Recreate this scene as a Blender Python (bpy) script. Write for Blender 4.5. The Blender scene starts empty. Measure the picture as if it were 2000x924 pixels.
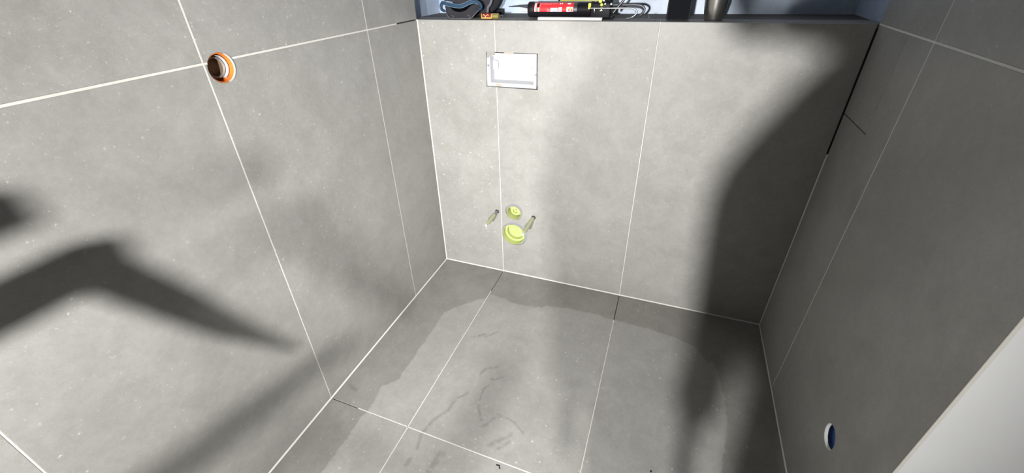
import bpy, bmesh, math, random
from mathutils import Vector, Matrix, Euler
random.seed(7)
S = bpy.context.scene
COL = S.collection

# ------------------------------------------------------------------ camera
cam_d = bpy.data.cameras.new('camera'); cam = bpy.data.objects.new('camera', cam_d); COL.objects.link(cam)
cam.location = (1.01013, -1.64262, 1.36800)
cam.rotation_euler = Euler((1.01808, 0.02742, 0.36109), 'XYZ')
cam_d.sensor_fit = 'HORIZONTAL'; cam_d.sensor_width = 36.0
cam_d.lens = 818.4683 / 2000 * 36.0
cam_d.shift_x = 12.9446 / 2000; cam_d.shift_y = -19.1535 / 2000
cam_d.clip_start = 0.01
S.camera = cam

# ------------------------------------------------------------------ world, exposure
w = bpy.data.worlds.new('world'); S.world = w; w.use_nodes = True
w.node_tree.nodes['Background'].inputs[0].default_value = (0.9, 0.95, 1.0, 1)
w.node_tree.nodes['Background'].inputs[1].default_value = 0.02
S.view_settings.view_transform = 'Standard'; S.view_settings.look = 'None'
S.view_settings.gamma = 1.0; S.view_settings.use_curve_mapping = False
S.view_settings.exposure = 0.0
S.cycles.diffuse_bounces = 4; S.cycles.max_bounces = 8; S.cycles.caustics_reflective = False; S.cycles.caustics_refractive = False

# ------------------------------------------------------------------ lamps (positions, watts); fixtures are built further down
LAMP_A = dict(loc=(0.83, -2.75, 1.40), power=43, size=0.07, aim=(0.90, 0.0, 0.65))
LAMP_B = dict(loc=(1.157, -2.75, 1.40), power=37, size=0.07, aim=(0.0, -0.95, 0.6))

def lamp_light(name, L, parent=None, color=(1.0, 0.986, 0.962)):
    d = bpy.data.lights.new(name, 'AREA'); d.shape = 'DISK'; d.size = L['size']; d.energy = L['power']; d.color = color; d.spread = math.radians(100)
    o = bpy.data.objects.new(name, d); COL.objects.link(o)
    o.location = L['loc']
    o.rotation_euler = (Vector(L['aim']) - Vector(L['loc'])).to_track_quat('-Z', 'Y').to_euler()
    return o
lamp_light('work_light_beam', LAMP_A); lamp_light('work_light_beam', LAMP_B)

# ------------------------------------------------------------------ dimensions from the photograph (metres)
W = 1.5483; H = 1.2
G1, G2 = 0.3391, 0.9428            # vertical joints on the back wall / floor
FJ = (-0.9431, -0.012)             # cross joint of the floor: y = FJ0 + FJ1*x
YL = [-0.3295, -0.942, -1.5534, -2.163, -2.773, -3.383, -3.993]   # joints of the left wall
YR = -0.3487                       # joint of the right wall
YE = -0.9569                       # free end of the right wall
TT = 0.009                         # tile thickness
NX0, NX1, NY = -0.058, 1.566, 0.305   # niche above the ledge
ROOM_X, ROOM_Y, ROOM_Z = 3.4, -4.2, 2.5

# ------------------------------------------------------------------ node helpers
class NT:
    def __init__(s, name):
        s.m = bpy.data.materials.new(name); s.m.use_nodes = True
        s.t = s.m.node_tree; s.b = s.t.nodes['Principled BSDF']
    def n(s, typ, ins=None, **kw):
        nd = s.t.nodes.new(typ)
        for k, v in kw.items(): setattr(nd, k, v)
        for k, v in (ins or {}).items(): s.put(nd.inputs[k], v)
        return nd
    def put(s, sock, v):
        if hasattr(v, 'is_output'): s.t.links.new(v, sock)
        else: sock.default_value = v
    def math(s, op, a, b=None, c=None, clamp=False):
        nd = s.t.nodes.new('ShaderNodeMath'); nd.operation = op; nd.use_clamp = clamp
        s.put(nd.inputs[0], a)
        if b is not None: s.put(nd.inputs[1], b)
        if c is not None: s.put(nd.inputs[2], c)
        return nd.outputs[0]
    def vmath(s, op, a, b=None, out=0):
        nd = s.t.nodes.new('ShaderNodeVectorMath'); nd.operation = op
        s.put(nd.inputs[0], a)
        if b is not None: s.put(nd.inputs[1], b)
        return nd.outputs[out]
    def mix(s, f, a, b, blend='MIX'):
        nd = s.t.nodes.new('ShaderNodeMix'); nd.data_type = 'RGBA'; nd.blend_type = blend
        s.put(nd.inputs['Factor'], f); s.put(nd.inputs['A'], a); s.put(nd.inputs['B'], b)
        return nd.outputs['Result']
    def ss(s, x, lo, hi):
        nd = s.t.nodes.new('ShaderNodeMapRange'); nd.interpolation_type = 'SMOOTHSTEP'
        s.put(nd.inputs[0], x); s.put(nd.inputs[1], lo); s.put(nd.inputs[2], hi); s.put(nd.inputs[3], 0.0); s.put(nd.inputs[4], 1.0)
        return nd.outputs[0]
    def noise(s, vec, scale, detail=3, rough=0.5, dist=0.0):
        nd = s.t.nodes.new('ShaderNodeTexNoise'); s.put(nd.inputs['Vector'], vec)
        nd.inputs['Scale'].default_value = scale; nd.inputs['Detail'].default_value = detail
        nd.inputs['Roughness'].default_value = rough; nd.inputs['Distortion'].default_value = dist
        return nd.outputs['Fac']
    def voro(s, vec, scale):
        nd = s.t.nodes.new('ShaderNodeTexVoronoi'); s.put(nd.inputs['Vector'], vec); nd.inputs['Scale'].default_value = scale
        return nd.outputs['Distance'], nd.outputs['Color']
    def pos(s): return s.t.nodes.new('ShaderNodeNewGeometry').outputs['Position']
    def bump(s, h, strength=0.1, dist=0.001):
        nd = s.n('ShaderNodeBump', {'Height': h, 'Strength': strength, 'Distance': dist}); s.put(s.b.inputs['Normal'], nd.outputs[0])

def srgb(r, g, b):
    f = lambda c: c / 12.92 if c <= 0.04045 else ((c + 0.055) / 1.055) ** 2.4
    return (f(r / 255), f(g / 255), f(b / 255), 1)

def plain(name, col, rough=0.5, metal=0.0, var=0.12, scale=60, spec=0.5, coat=0.0):
    m = NT(name); p = m.t.nodes.new('ShaderNodeTexCoord').outputs['Object']
    nz = m.noise(p, scale, 4, 0.6)
    dark = (col[0] * (1 - var), col[1] * (1 - var), col[2] * (1 - var), 1)
    lite = (min(1, col[0] * (1 + var)), min(1, col[1] * (1 + var)), min(1, col[2] * (1 + var)), 1)
    m.put(m.b.inputs['Base Color'], m.mix(nz, dark, lite))
    m.b.inputs['Roughness'].default_value = rough; m.b.inputs['Metallic'].default_value = metal
    m.b.inputs['Specular IOR Level'].default_value = spec
    if coat: m.b.inputs['Coat Weight'].default_value = coat
    return m.m

WET_L = [(-1.30, .165), (-1.129, .160), (-1.061, .163), (-.983, .157), (-.92, .164), (-.835, .153), (-.785, .195), (-.646, .193), (-.562, .194), (-.391, .188), (-.334, .228), (-.257, .299), (-.217, .346)]
WET_B = [(.346, -.200), (.421, -.205), (.468, -.223), (.546, -.223), (.604, -.207), (.636, -.188), (.731, -.174), (.827, -.170), (.945, -.179), (1.057, -.184), (1.144, -.192), (1.228, -.207), (1.288, -.234), (1.33, -.30)]
STROKES = [([(0.478, -0.753), (0.451, -0.786), (0.444, -0.838), (0.41, -0.897), (0.399, -0.961), (0.411, -1.002)], .006),
 ([(0.541, -0.601), (0.504, -0.619), (0.489, -0.656)], .005), ([(0.693, -0.852), (0.635, -0.911)], .007), ([(0.695, -0.878), (0.667, -0.91)], .006),
 ([(0.495, -0.994), (0.489, -1.025), (0.488, -1.056)], .010), ([(0.588, -0.854), (0.627, -0.798)], .006), ([(0.617, -0.793), (0.683, -0.803), (0.73, -0.831)], .003),
 ([(0.535, -0.761), (0.529, -0.716), (0.543, -0.692)], .004), ([(0.542, -0.785), (0.572, -0.835)], .005), ([(0.54, -0.663), (0.581, -0.639)], .004),
 ([(0.381, -0.485), (0.424, -0.451)], .005), ([(0.431, -0.467), (0.47, -0.422)], .004), ([(0.405, -1.062), (0.409, -1.043)], .007), ([(0.031, -0.873), (0.065, -0.88)], .008)]

def tile_material(name, floor=False):
    m = NT(name)
    oi = m.t.nodes.new('ShaderNodeObjectInfo')
    rnd = oi.outputs['Random']
    p = m.pos()
    off = m.n('ShaderNodeCombineXYZ', {0: m.math('MULTIPLY', rnd, 7.3), 1: m.math('MULTIPLY', rnd, 3.1), 2: m.math('MULTIPLY', rnd, 5.7)}).outputs[0]
    q = m.vmath('ADD', p, off)
    big = m.noise(q, 2.6, 5, 0.62, 0.6)
    mid = m.noise(q, 14, 6, 0.65, 0.4)
    fine = m.noise(q, 420, 3, 0.7)
    v = m.math('ADD', m.math('MULTIPLY', big, 0.55), m.math('MULTIPLY', mid, 0.45))
    v = m.ss(v, 0.30, 0.72)
    col = m.mix(v, (0.226, 0.222, 0.209, 1), (0.292, 0.288, 0.274, 1))
    grain = m.math('MULTIPLY_ADD', fine, 0.30, 0.85)
    col = m.mix(1.0, col, m.n('ShaderNodeCombineColor', {0: grain, 1: grain, 2: grain}).outputs[0], 'MULTIPLY')
    # pale mineral flecks of two sizes, in clusters
    dens = m.ss(m.noise(q, 5.5, 3, 0.6), 0.42, 0.66)
    jit = m.n('ShaderNodeTexNoise', {'Vector': q, 'Scale': 260.0, 'Detail': 3.0, 'Roughness': 0.65}).outputs['Color']
    wq = m.vmath('ADD', q, m.vmath('MULTIPLY', m.vmath('SUBTRACT', jit, (0.5, 0.5, 0.5)), (0.011, 0.011, 0.011)))
    patchy = m.ss(m.noise(q, 60, 3, 0.6), 0.30, 0.55)
    specks = None
    for sc, thr, rad, amt in ((70, 0.77, 0.30, 0.62), (170, 0.70, 0.33, 0.52), (360, 0.66, 0.36, 0.34)):
        d, c = m.voro(wq, sc)
        sep = m.n('ShaderNodeSeparateColor', {0: c})
        pick = m.math('GREATER_THAN', m.math('ADD', sep.outputs[0], m.math('MULTIPLY', dens, 0.13)), thr + 0.08)
        r_ = m.math('MULTIPLY', sep.outputs[1], rad)
        blob = m.math('SUBTRACT', 1.0, m.ss(d, m.math('MULTIPLY', r_, 0.25), m.math('ADD', r_, 0.08)))
        s_ = m.math('MULTIPLY', m.math('MULTIPLY', pick, blob), m.math('MULTIPLY', patchy, m.math('MULTIPLY_ADD', sep.outputs[2], amt * 0.7, amt * 0.45)))
        specks = s_ if specks is None else m.math('MAXIMUM', specks, s_)
    col = m.mix(specks, col, (0.60, 0.595, 0.575, 1))
    cloud = m.ss(m.noise(q, 70, 5, 0.72, 0.3), 0.35, 0.68)
    col = m.mix(1.0, col, m.mix(cloud, (0.955, 0.955, 0.952, 1), (1.03, 1.03, 1.03, 1)), 'MULTIPLY')
    rough = m.math('MULTIPLY_ADD', mid, 0.16, 0.36)
    if floor:
        sx = m.n('ShaderNodeSeparateXYZ', {0: p})
        X, Y = sx.outputs[0], sx.outputs[1]
        wob = m.math('MULTIPLY', m.math('SUBTRACT', m.noise(p, 28, 4, 0.6), 0.5), 0.030)
        def curve(val, lo, hi, pts, vlo, vhi):
            f = m.math('DIVIDE', m.math('SUBTRACT', val, lo), hi - lo, clamp=True)
            nd = m.t.nodes.new('ShaderNodeFloatCurve'); c = nd.mapping.curves[0]
            pp = [((a - lo) / (hi - lo), (b - vlo) / (vhi - vlo)) for a, b in pts]
            c.points[0].location = pp[0]; c.points[1].location = pp[-1]
            for a in pp[1:-1]: c.points.new(*a)
            for k in c.points: k.handle_type = 'VECTOR'
            nd.mapping.update(); m.put(nd.inputs['Value'], f)
            return m.math('MULTIPLY_ADD', nd.outputs[0], vhi - vlo, vlo)
        tl = curve(Y, -1.30, -.217, WET_L, 0.0, 0.5)
        tb = curve(X, .346, 1.33, WET_B, -0.5, 0.0)
        wl = m.ss(m.math('ADD', m.math('SUBTRACT', tl, X), wob), -0.004, 0.004)
        wb = m.ss(m.math('ADD', m.math('SUBTRACT', Y, tb), wob), -0.004, 0.004)
        wr = m.ss(m.math('ADD', m.math('SUBTRACT', X, m.math('MULTIPLY_ADD', m.math('SINE', m.math('MULTIPLY', Y, 9.0)), 0.02, 1.365)), wob), -0.004, 0.004)
        inside = m.math('LESS_THAN', X, W)
        wr = m.math('MULTIPLY', wr, inside)
        wet = m.math('MAXIMUM', m.math('MAXIMUM', wl, wb), wr)
        wet = m.math('MULTIPLY', wet, m.math('MULTIPLY_ADD', m.noise(p, 9, 3, 0.6), 0.5, 0.72), clamp=True)
        # dried water and dust smears left by a sponge
        st = None
        wp = m.vmath('ADD', p, m.vmath('MULTIPLY', m.vmath('SUBTRACT', m.n('ShaderNodeTexNoise', {'Vector': p, 'Scale': 26.0, 'Detail': 3.0}).outputs['Color'], (0.5, 0.5, 0.5)), (0.014, 0.014, 0.0)))
        for pts, wd in STROKES:
            for (ax, ay), (bx_, by_) in zip(pts[:-1], pts[1:]):
                ab = (bx_ - ax, by_ - ay, 0.0); l2 = ab[0] ** 2 + ab[1] ** 2
                ap = m.vmath('SUBTRACT', wp, (ax, ay, 0.0))
                t = m.math('DIVIDE', m.vmath('DOT_PRODUCT', ap, ab, 1), l2, clamp=True)
                sc = m.t.nodes.new('ShaderNodeVectorMath'); sc.operation = 'SCALE'; sc.inputs[0].default_value = ab; m.put(sc.inputs['Scale'], t)
                dd = m.vmath('LENGTH', m.vmath('SUBTRACT', ap, sc.outputs[0]), None, 1)
                e = m.math('SUBTRACT', 1.0, m.ss(dd, 0.0, wd * 2.0))
                st = e if st is None else m.math('MAXIMUM', st, e)
        st = m.math('MULTIPLY', st, m.ss(m.noise(p, 55, 3, 0.7), 0.28, 0.56))
        haze = m.ss(m.noise(m.vmath('MULTIPLY', p, (1.0, 0.55, 1.0)), 11, 5, 0.7, 1.5), 0.50, 0.72)
        col = m.mix(m.math('MULTIPLY', haze, 0.12), col, (0.42, 0.41, 0.39, 1))
        col = m.mix(m.math('MULTIPLY', st, 0.45), col, (0.115, 0.112, 0.105, 1))
        dk = m.mix(1.0, col, (0.76, 0.75, 0.735, 1), 'MULTIPLY')
        col = m.mix(wet, col, dk)
        rough = m.math('SUBTRACT', rough, m.math('MULTIPLY', wet, 0.05))
    m.put(m.b.inputs['Base Color'], col); m.put(m.b.inputs['Roughness'], rough)
    m.b.inputs['Specular IOR Level'].default_value = 0.42
    m.bump(m.math('ADD', fine, m.math('MULTIPLY', mid, 0.6)), 0.12, 0.0006)
    return m.m

M = {}
M['tile'] = tile_material('grey_porcelain_tile')
M['tile_floor'] = tile_material('grey_porcelain_floor_tile', True)
M['grout'] = plain('pale_grout', (0.52, 0.51, 0.475, 1), 0.85, var=0.10, scale=140)
M['silicone'] = plain('pale_corner_grout', (0.55, 0.54, 0.51, 1), 0.8, var=0.08, scale=140)
M['adhesive'] = plain('dark_tile_adhesive', (0.045, 0.043, 0.04, 1), 0.95, var=0.3, scale=80)
M['plaster'] = plain('white_wall_paint', (0.87, 0.88, 0.88, 1), 0.42, var=0.03, scale=9)
M['trim'] = plain('cream_edge_trim', (0.78, 0.76, 0.70, 1), 0.35, var=0.03)
M['white_pl'] = plain('white_plastic', (0.41, 0.42, 0.435, 1), 0.35, var=0.015)
M['screw'] = plain('grey_zinc', (0.30, 0.31, 0.33, 1), 0.4, 0.6, var=0.2, scale=300)
M['lime'] = plain('lime_yellow_plastic', (0.375, 0.425, 0.165, 1), 0.45, var=0.04)
M['lime_clear'] = plain('pale_lime_hose', (0.37, 0.40, 0.23, 1), 0.35, var=0.06)
M['orange'] = plain('orange_pvc', (0.58, 0.165, 0.028, 1), 0.42, var=0.08)
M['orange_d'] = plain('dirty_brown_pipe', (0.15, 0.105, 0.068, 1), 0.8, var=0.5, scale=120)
M['rubber'] = plain('grey_rubber', (0.16, 0.14, 0.125, 1), 0.6, var=0.2)
M['blue'] = plain('navy_blue_plastic', (0.030, 0.075, 0.23, 1), 0.35, var=0.35, scale=50)
M['black'] = plain('black_plastic', (0.008, 0.008, 0.010, 1), 0.5, var=0.2, spec=0.12)
M['phone'] = plain('black_gloss', (0.004, 0.005, 0.007, 1), 0.6, var=0.1, spec=0.03)
M['void'] = plain('black_pocket_shade', (0.0025, 0.0025, 0.003, 1), 1.0, var=0.2, spec=0.0)
M['hole_shade'] = plain('grey_hole_shade', (0.20, 0.20, 0.215, 1), 0.9, var=0.15)  # flat grey that stands for cast shade inside the wall openings
M['steel'] = plain('brushed_steel', (0.42, 0.41, 0.39, 1), 0.28, 1.0, var=0.10, scale=90)
M['chrome'] = plain('bright_steel_wire', (0.55, 0.56, 0.58, 1), 0.25, 1.0, var=0.05)
M['darkmetal'] = plain('dark_steel', (0.10, 0.10, 0.11, 1), 0.4, 0.7, var=0.1)
M['red'] = plain('red_cartridge', (0.60, 0.028, 0.035, 1), 0.3, var=0.05)
M['label_w'] = plain('white_print', (0.80, 0.82, 0.86, 1), 0.35, var=0.03)
M['label_b'] = plain('pale_blue_print', (0.36, 0.46, 0.70, 1), 0.35, var=0.1)
M['label_g'] = plain('green_print', (0.06, 0.30, 0.13, 1), 0.35, var=0.1)
M['label_y'] = plain('yellow_print', (0.85, 0.72, 0.10, 1), 0.35, var=0.1)
M['label_r'] = plain('pink_print', (0.75, 0.22, 0.22, 1), 0.35, var=0.1)
M['yellow'] = plain('acid_yellow_plastic', (0.72, 0.74, 0.05, 1), 0.4, var=0.05)
M['olive'] = plain('yellow_green_plastic', (0.33, 0.35, 0.05, 1), 0.5, var=0.1)
M['fabric'] = plain('charcoal_fabric', (0.020, 0.020, 0.026, 1), 0.95, var=0.5, scale=220)
M['fabric_b'] = plain('petrol_blue_fabric', (0.012, 0.038, 0.078, 1), 0.8, var=0.3, scale=200)
M['piping'] = plain('pale_blue_seam', (0.10, 0.17, 0.23, 1), 0.7, var=0.2)
M['fabric_g'] = plain('grey_seam', (0.10, 0.10, 0.115, 1), 0.8, var=0.3, scale=150)
M['maroon'] = plain('maroon_wrap', (0.16, 0.012, 0.018, 1), 0.25, var=0.15)
M['gold'] = plain('gold_print', (0.80, 0.58, 0.16, 1), 0.3, 0.2, var=0.1)
M['brass'] = plain('olive_brass', (0.34, 0.29, 0.10, 1), 0.4, 0.5, var=0.2)
M['offcut'] = plain('pale_tile_edge', (0.60, 0.59, 0.57, 1), 0.6, var=0.08)
M['patch'] = plain('grey_putty', (0.24, 0.235, 0.22, 1), 0.9, var=0.12, scale=200)
M['beige'] = plain('beige_putty', (0.34, 0.30, 0.25, 1), 0.9, var=0.12, scale=200)
M['board'] = plain('dark_ledge_board', (0.190, 0.180, 0.165, 1), 0.7, var=0.4, scale=30)
M['board_d'] = plain('black_sealing_strip', (0.058, 0.050, 0.044, 1), 0.75, var=0.4, scale=40)
M['cloth_dark'] = plain('dark_work_clothes', (0.04, 0.042, 0.05, 1), 0.95, var=0.3, scale=60)
M['skin'] = plain('skin', (0.45, 0.28, 0.21, 1), 0.55, var=0.08)
M['hair'] = plain('brown_hair', (0.05, 0.035, 0.025, 1), 0.7, var=0.3)
M['ceiling'] = plain('raw_grey_plaster_ceiling', (0.40, 0.40, 0.39, 1), 0.9, var=0.05)
M['raw'] = plain('raw_grey_plaster', (0.42, 0.415, 0.40, 1), 0.9, var=0.08, scale=6)
mm = NT('blue_grey_primer'); _p = mm.pos(); _n = mm.noise(_p, 5, 6, 0.65, 0.8)
mm.put(mm.b.inputs['Base Color'], mm.mix(mm.ss(_n, 0.35, 0.65), (0.30, 0.36, 0.46, 1), (0.42, 0.49, 0.60, 1)))
mm.b.inputs['Roughness'].default_value = 0.45; mm.bump(mm.noise(_p, 30, 4), 0.2, 0.004); M['primer'] = mm.m
ml = NT('lamp_lens'); ml.b.inputs['Emission Color'].default_value = (1, .98, .95, 1); ml.b.inputs['Emission Strength'].default_value = 6.0; M['lens'] = ml.m

# ------------------------------------------------------------------ mesh helpers
def link(name, me, mat, parent=None, loc=(0, 0, 0), rot=None, smooth=False):
    if isinstance(me, bmesh.types.BMesh):
        b = me; me = bpy.data.meshes.new(name); b.normal_update(); b.to_mesh(me); b.free()
    if mat is not None and not me.materials: me.materials.append(mat)
    if smooth:
        for p in me.polygons: p.use_smooth = True
        try: me.set_sharp_from_angle(angle=math.radians(38))
        except Exception: pass
    o = bpy.data.objects.new(name, me); COL.objects.link(o)
    o.location = loc
    if rot is not None: o.rotation_euler = rot
    if parent is not None: o.parent = parent
    return o
def empty(name, loc, label, cat, group=None, rot=None):
    o = bpy.data.objects.new(name, None); COL.objects.link(o); o.location = loc; o.empty_display_size = 0.05
    if rot is not None: o.rotation_euler = rot
    return tag(o, label, cat, group)
def tag(o, label=None, cat=None, group=None, kind=None):
    if label: o['label'] = label
    if cat: o['category'] = cat
    if group: o['group'] = group
    if kind: o['kind'] = kind
    return o
def struct(o, label=None, cat=None): o['kind'] = 'structure'; return tag(o, label, cat)

def bm_box(x0, x1, y0, y1, z0, z1, bev=0.0, seg=1, b=None):
    nb = bmesh.new()
    bmesh.ops.create_cube(nb, size=1, matrix=Matrix.Translation(((x0 + x1) / 2, (y0 + y1) / 2, (z0 + z1) / 2)) @ Matrix.Diagonal((x1 - x0, y1 - y0, z1 - z0, 1)))
    if bev: bmesh.ops.bevel(nb, geom=nb.edges[:], offset=bev, segments=seg, affect='EDGES', profile=0.5)
    if b is None: return nb
    me = bpy.data.meshes.new('t'); nb.to_mesh(me); nb.free(); b.from_mesh(me); bpy.data.meshes.remove(me); return b
def bm_lathe(profile, n=32, mat4=None, closed=False, arc=None):
    """profile [(r, h)] turned about local Z"""
    b = bmesh.new(); rings = []
    full = arc is None; a0, a1 = arc or (0, 2 * math.pi)
    cnt = n if full else n + 1
    for r, h in profile:
        if r < 1e-6: rings.append([b.verts.new((0, 0, h))])
        else: rings.append([b.verts.new((r * math.cos(a0 + (a1 - a0) * i / n), r * math.sin(a0 + (a1 - a0) * i / n), h)) for i in range(cnt)])
    pairs = list(zip(rings[:-1], rings[1:])) + ([(rings[-1], rings[0])] if closed else [])
    for A, B in pairs:
        for i in range(n):
            j = (i + 1) % cnt
            if len(A) == 1 and len(B) == 1: continue
            if len(A) == 1: f = (A[0], B[j], B[i])
            elif len(B) == 1: f = (A[i], A[j], B[0])
            else: f = (A[i], A[j], B[j], B[i])
            try: b.faces.new(f)
            except ValueError: pass
    bmesh.ops.recalc_face_normals(b, faces=b.faces[:])
    if mat4 is not None: b.transform(mat4)
    return b
def bm_tube(pts, r, n=10, cap=True):
    b = bmesh.new(); P = [Vector(p) for p in pts]; rs = r if isinstance(r, (list, tuple)) else [r] * len(P)
    rings = []; up = Vector((0, 0, 1))
    for i, p in enumerate(P):
        t = (P[min(i + 1, len(P) - 1)] - P[max(i - 1, 0)]).normalized()
        u = t.cross(up)
        if u.length < 0.05: u = t.cross(Vector((1, 0, 0)))
        u.normalize(); v = u.cross(t)
        rings.append([b.verts.new(p + rs[i] * (math.cos(2 * math.pi * k / n) * u + math.sin(2 * math.pi * k / n) * v)) for k in range(n)])
    for A, B in zip(rings[:-1], rings[1:]):
        for k in range(n): b.faces.new((A[k], A[(k + 1) % n], B[(k + 1) % n], B[k]))
    if cap: b.faces.new(rings[0][::-1]); b.faces.new(rings[-1])
    bmesh.ops.recalc_face_normals(b, faces=b.faces[:])
    return b
def smooth_path(pts, n=6):
    P = [Vector(p) for p in pts]; out = []
    Q = [2 * P[0] - P[1]] + P + [2 * P[-1] - P[-2]]
    for i in range(1, len(Q) - 2):
        a, b_, c, d = Q[i - 1:i + 3]
        for k in range(n):
            t = k / n
            out.append(0.5 * ((2 * b_) + (c - a) * t + (2 * a - 5 * b_ + 4 * c - d) * t * t + (-a + 3 * b_ - 3 * c + d) * t ** 3))
    out.append(P[-1]); return out
def bm_prism(poly, depth, T, bev=0.0):
    """2-D polygon extruded by -depth behind its face; T maps (u, v, n) to the world"""
    b = bmesh.new()
    top = [b.verts.new((u, v, 0)) for u, v in poly]; bot = [b.verts.new((u, v, -depth)) for u, v in poly]
    ft = b.faces.new(top); b.faces.new(bot[::-1]); n = len(poly)
    for i in range(n): b.faces.new((top[i], bot[i], bot[(i + 1) % n], top[(i + 1) % n]))
    bmesh.ops.recalc_face_normals(b, faces=b.faces[:])
    if bev:
        es = [e for e in b.edges if all(abs(v.co.z) < 1e-9 for v in e.verts)]
        bmesh.ops.bevel(b, geom=es, offset=bev, segments=1, affect='EDGES')
    b.transform(T)
    bmesh.ops.recalc_face_normals(b, faces=b.faces[:])
    return b
def frame4(o, u, v, n):
    return Matrix(((u[0], v[0], n[0], o[0]), (u[1], v[1], n[1], o[1]), (u[2], v[2], n[2], o[2]), (0, 0, 0, 1)))
T_LEFT = frame4((0, 0, 0), (0, -1, 0), (0, 0, 1), (1, 0, 0))      # u = -y, v = z
T_RIGHT = frame4((W, 0, 0), (0, -1, 0), (0, 0, 1), (-1, 0, 0))
T_BACK = frame4((0, 0, 0), (1, 0, 0), (0, 0, 1), (0, -1, 0))
T_FLOOR = frame4((0, 0, 0), (1, 0, 0), (0, 1, 0), (0, 0, 1))
T_RETURN = frame4((0, YE, 0), (1, 0, 0), (0, 0, 1), (0, -1, 0))

def cutter(b):
    me = bpy.data.meshes.new('cut'); b.to_mesh(me); b.free(); o = bpy.data.objects.new('cut', me); COL.objects.link(o); return o
def carve(o, cuts):
    for c in cuts:
        md = o.modifiers.new('b', 'BOOLEAN'); md.operation = 'DIFFERENCE'; md.solver = 'EXACT'; md.object = c
    dg = bpy.context.evaluated_depsgraph_get(); dg.update()
    me = bpy.data.meshes.new_from_object(o.evaluated_get(dg)); o.modifiers.clear(); old = o.data; o.data = me; bpy.data.meshes.remove(old)
def tile(poly, T, parent, mat=None, g=0.002, gv=None):
    gv = g if gv is None else gv
    cu = sum(p[0] for p in poly) / len(poly); cv = sum(p[1] for p in poly) / len(poly)
    q = poly
    pts = [(u - cu, v - cv) for u, v in q]
    b = bm_prism(pts, TT, Matrix.Identity(4), 0.0009)
    R = T.to_3x3().to_4x4(); b.transform(R)
    o = link('tile', b, mat or M['tile'], parent, T @ Vector((cu, cv, 0)))
    return o
def rect(u0, u1, v0, v1, gu0=.002, gu1=.002, gv0=.002, gv1=.002): return [(u0 + gu0, v0 + gv0), (u1 - gu1, v0 + gv0), (u1 - gu1, v1 - gv1), (u0 + gu0, v1 - gv1)]
def grout_strip(u0, u1, v0, v1, T, parent, proud=-0.0003, mat=None):
    b = bm_prism([(u0, v0), (u1, v0), (u1, v1), (u0, v1)], TT + proud, Matrix.Translation((0, 0, proud)))
    b.transform(T); return link('grout_line', b, mat or M['grout'], parent)
def cove(p0, p1, a, c, parent, s=0.0038):
    """triangular bead in the corner p0-p1; a, c point away from the two surfaces"""
    p0, p1, a, c = map(Vector, (p0, p1, a, c)); b = bmesh.new(); V = []
    for p in (p0, p1): V.append([b.verts.new(p + a * s - c * 0.003), b.verts.new(p + c * s - a * 0.003), b.verts.new(p - a * 0.003 - c * 0.003)])
    for i in range(3): b.faces.new((V[0][i], V[0][(i + 1) % 3], V[1][(i + 1) % 3], V[1][i]))
    b.faces.new(V[0]); b.faces.new(V[1][::-1]); bmesh.ops.recalc_face_normals(b, faces=b.faces[:])
    return link('corner_joint', b, M['silicone'], parent)

# ------------------------------------------------------------------ the setting
wall_left = struct(link('wall_left', bm_box(-0.20, -TT, ROOM_Y, 0.0, 0, ROOM_Z), M['adhesive']))
wall_back = struct(link('wall_back', bm_box(-0.058, 1.566, TT, NY + 0.05, 0, H - 0.012), M['adhesive']))
wall_right = struct(link('wall_right', bm_box(W + TT, W + 0.16, YE + 0.012, 0.0, 0, ROOM_Z), M['adhesive']))
floor = struct(link('floor', bm_box(-0.2, ROOM_X, ROOM_Y, 0.05, -0.10, -TT), M['adhesive']))
ceiling = struct(link('ceiling', bm_box(-0.2, ROOM_X, ROOM_Y, NY + 0.1, ROOM_Z, ROOM_Z + 0.1), M['ceiling']))
struct(link('wall_niche_back', bm_box(-0.2, W + 0.16, NY, NY + 0.1, H - 0.013, ROOM_Z), M['primer']))
struct(link('wall_niche_left', bm_box(-0.2, NX0, 0.0, NY, 0, ROOM_Z), M['primer']))
struct(link('wall_niche_right', bm_box(NX1, W + 0.16, 0.0, NY, 0, ROOM_Z), M['primer']))
wall_end = struct(link('wall_front', bm_box(W + 0.004, ROOM_X, YE, YE + 0.012, 0, ROOM_Z), M['plaster']))
trim = struct(link('trim_1', bm_box(W - 0.0003, W + 0.0050, YE - 0.0010, YE + 0.0016, 0, ROOM_Z, 0.0006, 2), M['trim']))
struct(link('wall_far_right', bm_box(ROOM_X, ROOM_X + 0.1, ROOM_Y, YE + 0.1, 0, ROOM_Z), M['raw']))
struct(link('wall_corridor', bm_box(-0.2, ROOM_X + 0.1, ROOM_Y - 0.1, ROOM_Y, 0, ROOM_Z), M['raw']))
ledge = struct(link('ledge', bm_box(NX0, NX1, 0.0095, 0.105, H - 0.012, H, 0.001), M['board']))
ledge_b = struct(link('ledge_rear', bm_box(NX0, NX1, 0.105, NY, H - 0.012, H - 0.002), M['board_d']))

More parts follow.
